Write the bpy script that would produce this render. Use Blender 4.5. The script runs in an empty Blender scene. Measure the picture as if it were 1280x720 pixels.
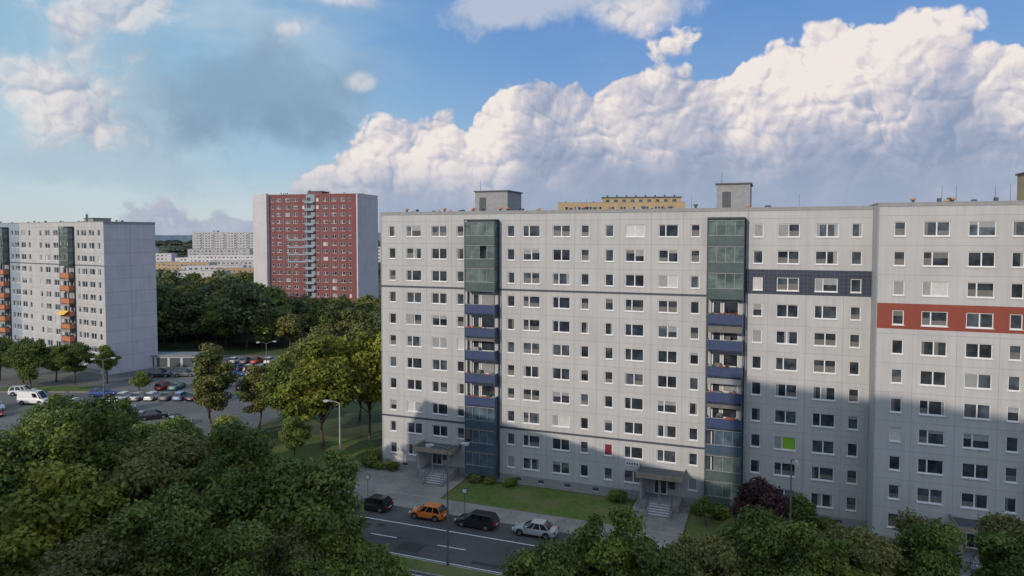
import bpy, math, random
import numpy as np
from mathutils import Vector, Matrix
random.seed(7)
S = bpy.context.scene
COL = S.collection

# ------------------------------------------------------------------ helpers
def new_mat(name):
    m = bpy.data.materials.new(name); m.use_nodes = True
    nt = m.node_tree
    return m, nt, nt.nodes["Principled BSDF"]

def lk(nt, a, b): nt.links.new(a, b)

def noise_mat(name, c1, c2, scale=1.0, detail=4, rough=0.85, c3=None, stretch=None, bump=0.0, scale2=None, spec=0.3, metallic=0.0, coat=0.0):
    m, nt, b = new_mat(name)
    tc = nt.nodes.new("ShaderNodeTexCoord")
    mp = nt.nodes.new("ShaderNodeMapping")
    if stretch: mp.inputs["Scale"].default_value = stretch
    lk(nt, tc.outputs["Object"], mp.inputs["Vector"])
    n = nt.nodes.new("ShaderNodeTexNoise"); n.inputs["Scale"].default_value = scale; n.inputs["Detail"].default_value = detail
    lk(nt, mp.outputs[0], n.inputs["Vector"])
    r = nt.nodes.new("ShaderNodeValToRGB")
    r.color_ramp.elements[0].position = 0.3; r.color_ramp.elements[0].color = (*c1, 1)
    r.color_ramp.elements[1].position = 0.7; r.color_ramp.elements[1].color = (*c2, 1)
    lk(nt, n.outputs["Fac"], r.inputs[0])
    out = r.outputs[0]
    if c3 is not None:
        n2 = nt.nodes.new("ShaderNodeTexNoise"); n2.inputs["Scale"].default_value = scale2 or scale * 0.13; n2.inputs["Detail"].default_value = 4
        lk(nt, tc.outputs["Object"], n2.inputs["Vector"])
        r2 = nt.nodes.new("ShaderNodeValToRGB"); r2.color_ramp.elements[0].position = 0.45; r2.color_ramp.elements[1].position = 0.62
        lk(nt, n2.outputs["Fac"], r2.inputs[0])
        mx = nt.nodes.new("ShaderNodeMix"); mx.data_type = 'RGBA'
        lk(nt, r2.outputs[0], mx.inputs[0]); lk(nt, out, mx.inputs[6]); mx.inputs[7].default_value = (*c3, 1)
        out = mx.outputs[2]
    lk(nt, out, b.inputs["Base Color"])
    b.inputs["Roughness"].default_value = rough
    b.inputs["Specular IOR Level"].default_value = spec
    b.inputs["Metallic"].default_value = metallic
    b.inputs["Coat Weight"].default_value = coat
    b.inputs["Coat Roughness"].default_value = 0.05
    if bump > 0:
        bp = nt.nodes.new("ShaderNodeBump"); bp.inputs["Strength"].default_value = bump; bp.inputs["Distance"].default_value = 0.05
        lk(nt, n.outputs["Fac"], bp.inputs["Height"]); lk(nt, bp.outputs[0], b.inputs["Normal"])
    return m

def wall_mat(name, base, pw=3.62, var=0.06):
    m, nt, b = new_mat(name)
    tc = nt.nodes.new("ShaderNodeTexCoord")
    sp = nt.nodes.new("ShaderNodeSeparateXYZ"); lk(nt, tc.outputs["Object"], sp.inputs[0])
    def M(op, a, bb=None, c=None):
        n = nt.nodes.new("ShaderNodeMath"); n.operation = op
        for i, q in enumerate((a, bb, c)):
            if q is None: continue
            if isinstance(q, (int, float)): n.inputs[i].default_value = q
            else: lk(nt, q, n.inputs[i])
        return n.outputs[0]
    fx = M('FLOOR', M('DIVIDE', sp.outputs[0], pw)); fz = M('FLOOR', M('DIVIDE', M('SUBTRACT', sp.outputs[2], 0.95), 2.8))
    cb = nt.nodes.new("ShaderNodeCombineXYZ"); lk(nt, fx, cb.inputs[0]); lk(nt, fz, cb.inputs[1]); lk(nt, M('FLOOR', M('DIVIDE', sp.outputs[1], pw)), cb.inputs[2])
    wn = nt.nodes.new("ShaderNodeTexWhiteNoise"); lk(nt, cb.outputs[0], wn.inputs[0])
    n = nt.nodes.new("ShaderNodeTexNoise"); n.inputs["Scale"].default_value = 0.35; n.inputs["Detail"].default_value = 4
    lk(nt, tc.outputs["Object"], n.inputs["Vector"])
    mp = nt.nodes.new("ShaderNodeMapping"); mp.inputs["Scale"].default_value = (2.2, 2.2, 0.12); lk(nt, tc.outputs["Object"], mp.inputs[0])
    n2 = nt.nodes.new("ShaderNodeTexNoise"); n2.inputs["Scale"].default_value = 1.0; n2.inputs["Detail"].default_value = 3
    lk(nt, mp.outputs[0], n2.inputs["Vector"])
    n3 = nt.nodes.new("ShaderNodeTexNoise"); n3.inputs["Scale"].default_value = 14; n3.inputs["Detail"].default_value = 1
    lk(nt, tc.outputs["Object"], n3.inputs["Vector"])
    v = M('ADD', M('MULTIPLY', M('SUBTRACT', wn.outputs[0], 0.5), var), 1.0)
    v = M('ADD', v, M('MULTIPLY', M('SUBTRACT', n.outputs["Fac"], 0.5), 0.26))
    v = M('ADD', v, M('MULTIPLY', M('SUBTRACT', n2.outputs["Fac"], 0.5), 0.30))
    v = M('ADD', v, M('MULTIPLY', M('SUBTRACT', n3.outputs["Fac"], 0.5), 0.14))
    vm = nt.nodes.new("ShaderNodeVectorMath"); vm.operation = 'SCALE'
    vm.inputs[0].default_value = base; lk(nt, v, vm.inputs["Scale"])
    lk(nt, vm.outputs[0], b.inputs["Base Color"])
    b.inputs["Roughness"].default_value = 0.9; b.inputs["Specular IOR Level"].default_value = 0.2
    return m

def tile_mat(name, c, cm, size):
    m, nt, b = new_mat(name)
    tc = nt.nodes.new("ShaderNodeTexCoord")
    sp = nt.nodes.new("ShaderNodeSeparateXYZ"); lk(nt, tc.outputs["Object"], sp.inputs[0])
    cb = nt.nodes.new("ShaderNodeCombineXYZ"); lk(nt, sp.outputs[0], cb.inputs[0]); lk(nt, sp.outputs[2], cb.inputs[1])
    br = nt.nodes.new("ShaderNodeTexBrick"); br.offset = 0.0
    br.inputs["Scale"].default_value = 1.0 / size; br.inputs["Brick Width"].default_value = 1.0; br.inputs["Row Height"].default_value = 1.0
    br.inputs["Mortar Size"].default_value = 0.07; br.inputs["Color1"].default_value = (*c, 1); br.inputs["Color2"].default_value = (c[0]*1.5, c[1]*1.5, c[2]*1.4, 1)
    br.inputs["Mortar"].default_value = (*cm, 1)
    lk(nt, cb.outputs[0], br.inputs["Vector"]); lk(nt, br.outputs["Color"], b.inputs["Base Color"])
    b.inputs["Roughness"].default_value = 0.45
    return m

def glass_mat(name, c, rough=0.06):
    m, nt, b = new_mat(name)
    b.inputs["Base Color"].default_value = (*c, 1); b.inputs["Roughness"].default_value = rough
    b.inputs["Specular IOR Level"].default_value = 0.8
    tc = nt.nodes.new("ShaderNodeTexCoord")
    n = nt.nodes.new("ShaderNodeTexNoise"); n.inputs["Scale"].default_value = 0.9; n.inputs["Detail"].default_value = 2
    lk(nt, tc.outputs["Object"], n.inputs["Vector"])
    bp = nt.nodes.new("ShaderNodeBump"); bp.inputs["Strength"].default_value = 0.25; bp.inputs["Distance"].default_value = 0.05
    lk(nt, n.outputs["Fac"], bp.inputs["Height"]); lk(nt, bp.outputs[0], b.inputs["Normal"])
    r = nt.nodes.new("ShaderNodeValToRGB")
    r.color_ramp.elements[0].position = 0.35; r.color_ramp.elements[0].color = (c[0]*0.5, c[1]*0.5, c[2]*0.5, 1)
    r.color_ramp.elements[1].position = 0.7; r.color_ramp.elements[1].color = (c[0]*1.8, c[1]*1.8, c[2]*1.8, 1)
    lk(nt, n.outputs["Fac"], r.inputs[0]); lk(nt, r.outputs[0], b.inputs["Base Color"])
    return m

def tint_glass(name, tint, refl, f=.55):
    m, nt, b = new_mat(name)
    tr = nt.nodes.new("ShaderNodeBsdfTransparent"); tr.inputs[0].default_value = (*tint, 1)
    b.inputs["Roughness"].default_value = 0.08; b.inputs["Specular IOR Level"].default_value = 0.9
    tc = nt.nodes.new("ShaderNodeTexCoord")
    n = nt.nodes.new("ShaderNodeTexNoise"); n.inputs["Scale"].default_value = 0.8; n.inputs["Detail"].default_value = 2
    lk(nt, tc.outputs["Object"], n.inputs["Vector"])
    r = nt.nodes.new("ShaderNodeValToRGB")
    r.color_ramp.elements[0].position = 0.35; r.color_ramp.elements[0].color = (*[q*.55 for q in refl], 1)
    r.color_ramp.elements[1].position = 0.68; r.color_ramp.elements[1].color = (*[q*1.35 for q in refl], 1)
    lk(nt, n.outputs["Fac"], r.inputs[0]); lk(nt, r.outputs[0], b.inputs["Base Color"])
    mx = nt.nodes.new("ShaderNodeMixShader"); mx.inputs[0].default_value = f
    lk(nt, tr.outputs[0], mx.inputs[1]); lk(nt, b.outputs[0], mx.inputs[2])
    lk(nt, mx.outputs[0], nt.nodes["Material Output"].inputs[0])
    return m

class MB:
    def __init__(s): s.v = []; s.f = []; s.m = []
    def quad(s, a, b, c, d, mat=0):
        i = len(s.v); s.v += [tuple(a), tuple(b), tuple(c), tuple(d)]; s.f.append((i, i+1, i+2, i+3)); s.m.append(mat)
    def poly(s, pts, mat=0):
        i = len(s.v); s.v += [tuple(p) for p in pts]; s.f.append(tuple(range(i, i+len(pts)))); s.m.append(mat)
    def box(s, x0, x1, y0, y1, z0, z1, mat=0):
        i = len(s.v)
        s.v += [(x0,y0,z0),(x1,y0,z0),(x1,y1,z0),(x0,y1,z0),(x0,y0,z1),(x1,y0,z1),(x1,y1,z1),(x0,y1,z1)]
        for f in ((0,3,2,1),(4,5,6,7),(0,1,5,4),(1,2,6,5),(2,3,7,6),(3,0,4,7)):
            s.f.append(tuple(i+k for k in f)); s.m.append(mat)
    def tube(s, p0, p1, r0, r1, n=8, mat=0, cap=True):
        p0 = Vector(p0); p1 = Vector(p1); d = (p1-p0)
        if d.length < 1e-6: return
        d.normalize(); a = d.orthogonal().normalized(); b = d.cross(a); i = len(s.v)
        for k in range(n):
            t = 2*math.pi*k/n; o = a*math.cos(t)+b*math.sin(t)
            s.v.append(tuple(p0+o*r0)); s.v.append(tuple(p1+o*r1))
        for k in range(n):
            k2 = (k+1) % n
            s.f.append((i+2*k, i+2*k2, i+2*k2+1, i+2*k+1)); s.m.append(mat)
        if cap:
            s.f.append(tuple(i+2*k+1 for k in range(n))); s.m.append(mat)
            s.f.append(tuple(i+2*k for k in reversed(range(n)))); s.m.append(mat)
    def build(s, name, mats, parent=None, smooth=False, mesh_only=False):
        me = bpy.data.meshes.new(name); me.from_pydata(s.v, [], s.f)
        for m in mats: me.materials.append(m)
        me.polygons.foreach_set("material_index", s.m)
        if smooth: me.polygons.foreach_set("use_smooth", [True]*len(s.f))
        me.update()
        if mesh_only: return me
        o = bpy.data.objects.new(name, me); COL.objects.link(o)
        if parent: o.parent = parent
        return o

def empty(name, loc=(0,0,0), rz=0.0):
    e = bpy.data.objects.new(name, None); COL.objects.link(e); e.location = loc; e.rotation_euler = (0,0,rz); e.empty_display_size = 0.5
    return e

# ------------------------------------------------------------------ building materials
WALL, RED, NAVY, PLINTH, FRAME, GLASS, CURA, CURB, JOINT, TG, BLUE, SLAB, ROOF, DARK, LIME, REDC, TGB, ORANGE, REDW, BW, TAN, CURC, PALE, YEL = range(24)
LIMED, TAN2, REDF, PG, PB, GLASS2, RAIL = range(24, 31)
mats_b = [
 wall_mat("panel_render", (0.42, 0.418, 0.425)),
 wall_mat("red_render", (0.24, 0.066, 0.048)),
 tile_mat("navy_tiles", (0.014, 0.019, 0.042), (0.045, 0.055, 0.09), 0.42),
 wall_mat("plinth_concrete", (0.27, 0.27, 0.275)),
 noise_mat("window_frame_white", (0.62,0.62,0.63), (0.70,0.70,0.71), 3, rough=0.4),
 glass_mat("window_glass", (0.030, 0.037, 0.048)),
 noise_mat("net_curtain", (0.20,0.21,0.225), (0.34,0.35,0.36), 6, stretch=(6,1,0.3), rough=0.35, coat=0.6),
 noise_mat("roller_blind", (0.47,0.46,0.45), (0.54,0.53,0.52), 2, rough=0.35, coat=0.6),
 noise_mat("panel_joint", (0.24,0.24,0.25), (0.30,0.30,0.31), 2),
 tint_glass("green_glass", (0.62,0.72,0.70), (0.22,0.28,0.27), .5),
 noise_mat("blue_parapet", (0.033,0.050,0.115), (0.043,0.062,0.14), 1.5, rough=0.5),
 noise_mat("slab_grey", (0.060,0.075,0.085), (0.08,0.095,0.105), 2, rough=0.6),
 noise_mat("roof_gravel", (0.16,0.16,0.15), (0.24,0.24,0.23), 5),
 noise_mat("dark_trim", (0.05,0.06,0.085), (0.065,0.075,0.10), 2, rough=0.6),
 noise_mat("lime_curtain", (0.17,0.34,0.03), (0.22,0.40,0.04), 5, stretch=(6,1,0.3)),
 noise_mat("red_curtain", (0.12,0.015,0.025), (0.19,0.022,0.035), 5, stretch=(6,1,0.3)),
 tint_glass("blue_glass", (0.52,0.64,0.74), (0.15,0.215,0.28), .5),
 noise_mat("orange_parapet", (0.40,0.15,0.075), (0.46,0.18,0.09), 1.5, rough=0.6),
 wall_mat("brick_red_render", (0.190, 0.078, 0.080)),
 wall_mat("pale_blue_render", (0.25, 0.30, 0.36)),
 wall_mat("tan_render", (0.38, 0.285, 0.17)),
 noise_mat("grey_curtain", (0.10,0.10,0.10), (0.19,0.18,0.17), 5, stretch=(6,1,0.3), rough=0.4, coat=0.5),
 wall_mat("pale_render", (0.51, 0.49, 0.515)),
 noise_mat("awning_yellow", (0.7,0.45,0.08), (0.75,0.5,0.1), 2),
 noise_mat("flower_box_green", (0.04,0.10,0.02),(0.07,0.15,0.03), 20),
 noise_mat("canopy_fascia", (0.24,0.20,0.15),(0.31,0.265,0.205), 2),
 noise_mat("geranium_red", (0.35,0.02,0.03),(0.5,0.04,0.05), 20),
 noise_mat("parapet_panel_green", (0.062,0.092,0.088),(0.085,0.12,0.115), 1.2, rough=.25, spec=.6),
 noise_mat("parapet_panel_blue", (0.045,0.075,0.115),(0.06,0.095,0.14), 1.2, rough=.25, spec=.6),
 glass_mat("window_glass_light", (0.055, 0.066, 0.082)),
 noise_mat("balcony_frame", (0.20,0.22,0.23),(0.26,0.28,0.29), 2, rough=.4),
]

def window(mb, rng, x0, x1, z0, z1, y=0.0, wall=WALL, special=None, simple=False):
    d = 0.18
    mb.quad((x0,y,z0),(x0,y,z1),(x0,y+d,z1),(x0,y+d,z0), wall)
    mb.quad((x1,y,z1),(x1,y,z0),(x1,y+d,z0),(x1,y+d,z1), wall)
    mb.quad((x0,y,z1),(x1,y,z1),(x1,y+d,z1),(x0,y+d,z1), wall)
    mb.quad((x1,y,z0),(x0,y,z0),(x0,y+d,z0),(x1,y+d,z0), FRAME)
    ft = 0.08; ya, yb = y+0.09, y+d
    mb.box(x0,x1,ya,yb,z0,z0+ft,FRAME); mb.box(x0,x1,ya,yb,z1-ft,z1,FRAME)
    mb.box(x0,x0+ft,ya,yb,z0+ft,z1-ft,FRAME); mb.box(x1-ft,x1,ya,yb,z0+ft,z1-ft,FRAME)
    w = x1-x0; panes = []
    if w > 1.5:
        xm = x0 + w*(0.5 if rng.random() < 0.6 else 0.36)
        mb.box(xm-0.055,xm+0.055,ya,yb,z0+ft,z1-ft,FRAME)
        panes = [(x0+ft,xm-0.055),(xm+0.055,x1-ft)]
    else: panes = [(x0+ft,x1-ft)]
    style = rng.random()
    yg = y+0.14
    gl = GLASS if rng.random() < .65 else GLASS2
    for (a,b) in panes:
        za, zb = z0+ft, z1-ft
        r = rng.random()
        if special is not None:
            mb.quad((a,yg,za),(b,yg,za),(b,yg,zb),(a,yg,zb),special); continue
        if style < 0.06:
            mb.quad((a,yg,za),(b,yg,za),(b,yg,zb),(a,yg,zb),CURB if rng.random()<.4 else CURA)
        elif style < 0.22 and r < 0.8:
            f = rng.uniform(0.2,0.55); zc = zb-(zb-za)*f
            mb.quad((a,yg,za),(b,yg,za),(b,yg,zc),(a,yg,zc),gl)
            mb.quad((a,yg,zc),(b,yg,zc),(b,yg,zb),(a,yg,zb),CURA if rng.random()<.6 else CURC)
        elif style < 0.46 and r < 0.7:
            f = rng.uniform(0.15,0.42); left = rng.random()<0.5
            cm_ = CURA if rng.random()<.6 else CURC
            xc = a+(b-a)*(f if left else 1-f)
            mb.quad((a,yg,za),(xc,yg,za),(xc,yg,zb),(a,yg,zb),cm_ if left else gl)
            mb.quad((xc,yg,za),(b,yg,za),(b,yg,zb),(xc,yg,zb),gl if left else cm_)
        elif style < 0.60:     # net curtain on the lower half
            zc = za+(zb-za)*rng.uniform(.35,.55)
            mb.quad((a,yg,za),(b,yg,za),(b,yg,zc),(a,yg,zc),CURC)
            mb.quad((a,yg,zc),(b,yg,zc),(b,yg,zb),(a,yg,zb),gl)
        else:
            mb.quad((a,yg,za),(b,yg,za),(b,yg,zb),(a,yg,zb),gl)
    if not simple:
        mb.box(x0-0.05,x1+0.05,y-0.10,y+0.08,z0-0.07,z0-0.002,FRAME)
    if not simple and rng.random() < 0.05 and w > 1.5:
        a, b = panes[0]
        mb.quad((a,y+0.06,z0+ft),(b,y+0.06,z0+ft),(b,y-0.02,z1-ft),(a,y-0.02,z1-ft),CURA)

def facade(mb, seed, x0, x1, cols, zc_rows, wh, ztop, matfn, zbr=(), xbr=(), skip=lambda x,z: False, special={}, simple=False, y=0.0, z0=0.0):
    rng = random.Random(seed)
    xs = {x0, x1, *xbr}; zs = {z0, ztop, *zbr}
    for c, w in cols: xs |= {c-w/2, c+w/2}
    for z in zc_rows: zs |= {z-wh/2, z+wh/2}
    xs = sorted(q for q in xs if x0 <= q <= x1); zs = sorted(zs)
    for i in range(len(xs)-1):
        xm = (xs[i]+xs[i+1])/2; ci = None
        for k,(c,w) in enumerate(cols):
            if abs(xm-c) < w/2: ci = k
        for j in range(len(zs)-1):
            zm = (zs[j]+zs[j+1])/2; ri = None
            for k, zc in enumerate(zc_rows):
                if abs(zm-zc) < wh/2: ri = k
            if ci is not None and ri is not None and not skip(xm, zm): continue
            mb.quad((xs[i],y,zs[j]),(xs[i+1],y,zs[j]),(xs[i+1],y,zs[j+1]),(xs[i],y,zs[j+1]), matfn(xm,zm))
    for k,(c,w) in enumerate(cols):
        for r, zc in enumerate(zc_rows):
            if skip(c, zc): continue
            window(mb, rng, c-w/2, c+w/2, zc-wh/2, zc+wh/2, y, matfn(c, zc), special.get((k, r)), simple)

def loggia_stack(mb, seed, xa, xb, kinds, ztop_row, dep=1.35, parcol=BLUE, fh=2.8):
    """kinds per row top->bottom: 'g' green glazed, 'b' blue glazed, 'o' open"""
    rng = random.Random(seed)
    n = len(kinds)
    zbot = ztop_row - fh*(n-1) - 1.55
    top = ztop_row + 1.25
    for i, k in enumerate(kinds):
        zf = ztop_row - fh*i - 1.55
        mb.box(xa, xb, -dep, -0.003, zf-0.14, zf+0.06, SLAB)
        zt = zf+fh-0.14
        sidem = {'g':TG,'b':TGB,'o':PALE}[k]
        for xx in (xa, xb-0.08):
            if k == 'o':
                mb.box(xx, xx+0.08, -dep+0.02, -0.003, zf+0.06, zf+1.1, parcol)
            else:
                mb.box(xx+0.02, xx+0.06, -dep+0.05, -0.06, zf+0.06, zt, sidem)
        mb.box(xa+0.5, xa+1.4, -0.05, -0.004, zf+0.1, zf+2.3, FRAME); mb.quad((xa+0.6,-0.055,zf+0.2),(xa+1.3,-0.055,zf+0.2),(xa+1.3,-0.055,zf+2.2),(xa+0.6,-0.055,zf+2.2), GLASS)
        mb.box(xa+1.6, xb-0.5, -0.05, -0.004, zf+0.9, zf+2.3, FRAME); mb.quad((xa+1.7,-0.055,zf+1.0),(xb-0.6,-0.055,zf+1.0),(xb-0.6,-0.055,zf+2.2),(xa+1.7,-0.055,zf+2.2), GLASS if rng.random()<.6 else CURA)
        if k == 'o':
            mb.box(xa+0.08, xb-0.08, -dep, -dep+0.06, zf-0.16, zf+1.08, parcol)
            mb.box(xa, xb, -dep-0.02, -dep+0.08, zf+1.08, zf+1.14, RAIL)
            if rng.random() < 0.6:
                for q in range(int(rng.uniform(6,22))):
                    fx = rng.uniform(xa+0.3, xb-0.4); s = rng.uniform(.05,.14)
                    mb.box(fx, fx+s*1.3, -dep-0.10, -dep-0.021, zf+1.08, zf+1.16+s, REDF if rng.random()<.5 else LIMED)
            for q in range(rng.randint(1,3)):
                fx = rng.uniform(xa+0.3, xb-0.9)
                mb.box(fx, fx+rng.uniform(.3,.7), -0.7, -0.3, zf+0.06, zf+rng.uniform(.8,1.5), rng.choice([CURA,CURC,SLAB,CURC]))
            if rng.random() < 0.35:
                mb.box(xa+0.1, xb-0.1, -dep+0.1, -dep+0.14, zt-rng.uniform(.3,.8), zt-0.02, rng.choice([CURC,CURA,CURC]))
        else:
            gm, pm = (TG,PG) if k == 'g' else (TGB,PB)
            np_ = 4; wq = (xb-xa)/np_
            mb.box(xa+0.04, xb-0.04, -dep+0.0, -dep+0.03, zf+0.06, zf+0.98, pm)
            for q in range(np_):
                a = xa+q*wq
                off = 0.035 if q % 2 else 0.07
                if rng.random() < .82:
                    mb.box(a+0.04, a+wq-0.02, -dep+off, -dep+off+0.02, zf+1.04, zt, gm)
                if rng.random() < 0.4:
                    mb.box(a+0.06, a+wq*rng.uniform(.5,.95), -dep+0.25, -dep+0.27, zf+rng.uniform(1.0,1.6), zt-0.03, rng.choice([CURA,CURB,CURC]))
            mb.box(xa, xb, -dep-0.02, -dep+0.09, zf+0.98, zf+1.05, RAIL)
            mb.box(xa, xb, -dep-0.02, -dep+0.09, zt-.07, zt, RAIL)
            for q in range(np_+1):
                a = xa+q*wq
                mb.box(max(xa,a-0.03), min(xb,a+0.03), -dep-0.01, -dep+0.032, zf+0.06, zf+0.98, SLAB)
                mb.box(max(xa,a-0.03), min(xb,a+0.03), -dep+0.02, -dep+0.034, zf+1.05, zt-.07, RAIL)
    mb.box(xa-0.05, xb+0.05, -dep-0.08, -0.003, top, top+0.16, SLAB)
    for xx in (xa-0.16, xb+0.02):
        mb.box(xx, xx+0.14, -0.28, -0.004, zbot-0.5, top, DARK)
    for xx in (xa-0.02, xb-0.06):
        mb.box(xx, xx+0.08, -dep-0.03, -dep+0.05, zbot-0.1, top, SLAB)

def vents(mb, rng, L, D, z, n):
    for i in range(n):
        x = rng.uniform(1, L-1); y = rng.choice([0.9, 1.3, D*0.5, D*0.5, D-1.5])
        h = rng.uniform(.35,.7)
        mb.tube((x,y,z-0.3),(x,y,z+h),0.13,0.13,8,SLAB)
        mb.tube((x,y,z+h),(x,y,z+h+.18),0.28,0.2,10,rng.choice([TAN,SLAB,ORANGE,SLAB]))

def lift_house(mb, x0, x1, y0, y1, z, h, m=JOINT):
    mb.box(x0,x1,y0,y1,z-0.4,z+h,m); mb.box(x0-0.15,x1+0.15,y0-0.15,y1+0.15,z+h,z+h+0.15,SLAB)
    mb.box(x0+0.6,x0+1.5,y0-0.03,y0,z,z+1.9,SLAB)
    mb.tube((x0+.5,y0+.5,z+h),(x0+.5,y0+.5,z+h+1.4),.03,.02,6,SLAB)

ROWZ = [30.5-2.8*i for i in range(11)]
RZ = math.atan2(-0.356, 0.934)

def entrance(mb, xa, xb, door_x, zc=3.55, steps=True, sc=None):
    mb.box(xa+0.3, xb-0.3, -2.6, -0.003, 0.0, 0.95, PLINTH)
    mb.box(xa, xb, -3.0, -0.003, zc, zc+0.14, SLAB)
    mb.box(xa, xb, -3.06, -3.0, zc-0.12, zc+0.42, TAN2)
    mb.box(xa-0.05, xa, -3.06, -0.003, zc-0.12, zc+0.42, TAN2); mb.box(xb, xb+0.05, -3.06, -0.003, zc-0.12, zc+0.42, TAN2)
    mb.box(xa+0.3, xa+0.5, -2.6, -0.1, 0.95, zc, PALE)
    for px in (xa+0.4, (xa+xb)/2, xb-0.4): mb.tube((px,-2.75,0),(px,-2.75,zc),0.07,0.07,8,RAIL)
    mb.box(door_x-0.75, door_x+0.75, -0.08, -0.004, 0.95, 3.2, FRAME)
    mb.box(door_x-0.62, door_x-0.05, -0.10, -0.07, 1.1, 3.05, GLASS); mb.box(door_x+0.05, door_x+0.62, -0.10, -0.07, 1.1, 3.05, GLASS)
    mb.box(door_x+0.9, door_x+1.6, -0.16, -0.004, 1.7, 2.6, SLAB)
    sx = sc if sc is not None else door_x
    for k in range(6):
        mb.box(sx-1.2, sx+1.2, -2.6-0.34*(k+1), -2.6-0.34*k, 0.0, 0.95-0.155*(k+1)+0.0, PALE)
        mb.box(sx-1.2, sx+1.2, -2.6-0.34*(k+1)-.01, -2.6-0.34*(k+1)+.06, 0.95-0.155*(k+1), 0.955-0.155*(k+1), SLAB)
        mb.quad((sx-1.2,-2.605-.34*k,.95-.155*(k+1)),(sx+1.2,-2.605-.34*k,.95-.155*(k+1)),(sx+1.2,-2.605-.34*k,.945-.155*k),(sx-1.2,-2.605-.34*k,.945-.155*k),PLINTH)
    for xx in (sx-1.35, sx+1.2):
        mb.box(xx, xx+0.15, -4.75, -2.6, 0.0, 0.5, PLINTH)
        for k in range(4):
            mb.tube((xx+0.07,-2.7-0.65*k,0.45),(xx+0.07,-2.7-0.65*k,1.9-0.3*k),0.025,0.025,6,SLAB)
        mb.tube((xx+0.07,-2.7,1.9),(xx+0.07,-4.65,1.0),0.03,0.03,6,SLAB)

def block_shell(mb, L, D, H, wall=WALL, end=PALE, roofz=None):
    mb.quad((L,0,0),(L,D,0),(L,D,H),(L,0,H), end)
    mb.quad((0,D,0),(0,0,0),(0,0,H),(0,D,H), end)
    mb.quad((L,D,0),(0,D,0),(0,D,H),(L,D,H), wall)
    rz = H-0.5
    mb.quad((0.25,0.25,rz),(L-0.25,0.25,rz),(L-0.25,D-0.25,rz),(0.25,D-0.25,rz), ROOF)
    for a in ((0,L,0.001,0.25),(0,L,D-0.25,D-0.001)): mb.box(a[0]+0.001,a[1]-0.001,a[2],a[3],rz-0.2,H,wall)
    for a in ((0.001,0.25,0.25,D-0.25),(L-0.25,L-0.001,0.25,D-0.25)): mb.box(*a,rz-0.2,H,wall)
    mb.box(-0.06,L+0.06,-0.07,0.32,H,H+0.09,JOINT); mb.box(-0.06,L+0.06,D-0.32,D+0.07,H,H+0.09,JOINT)
    mb.box(-0.06,0.32,0.32,D-0.32,H,H+0.09,JOINT); mb.box(L-0.32,L+0.06,0.32,D-0.32,H,H+0.09,JOINT)

def joints(mb, x0, x1, xs, zs, skips=(), H=33.0, w=0.035):
    segs = []
    cur = x0
    for a,b in sorted(skips): segs.append((cur,a)); cur = b
    segs.append((cur,x1))
    for z in zs:
        for a,b in segs:
            mb.quad((a,-0.004,z-w/2),(b,-0.004,z-w/2),(b,-0.004,z+w/2),(a,-0.004,z+w/2),JOINT)
    for x in xs:
        mb.quad((x-w/2,-0.0065,0.9),(x+w/2,-0.0065,0.9),(x+w/2,-0.0065,H),(x-w/2,-0.0065,H),JOINT)

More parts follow.
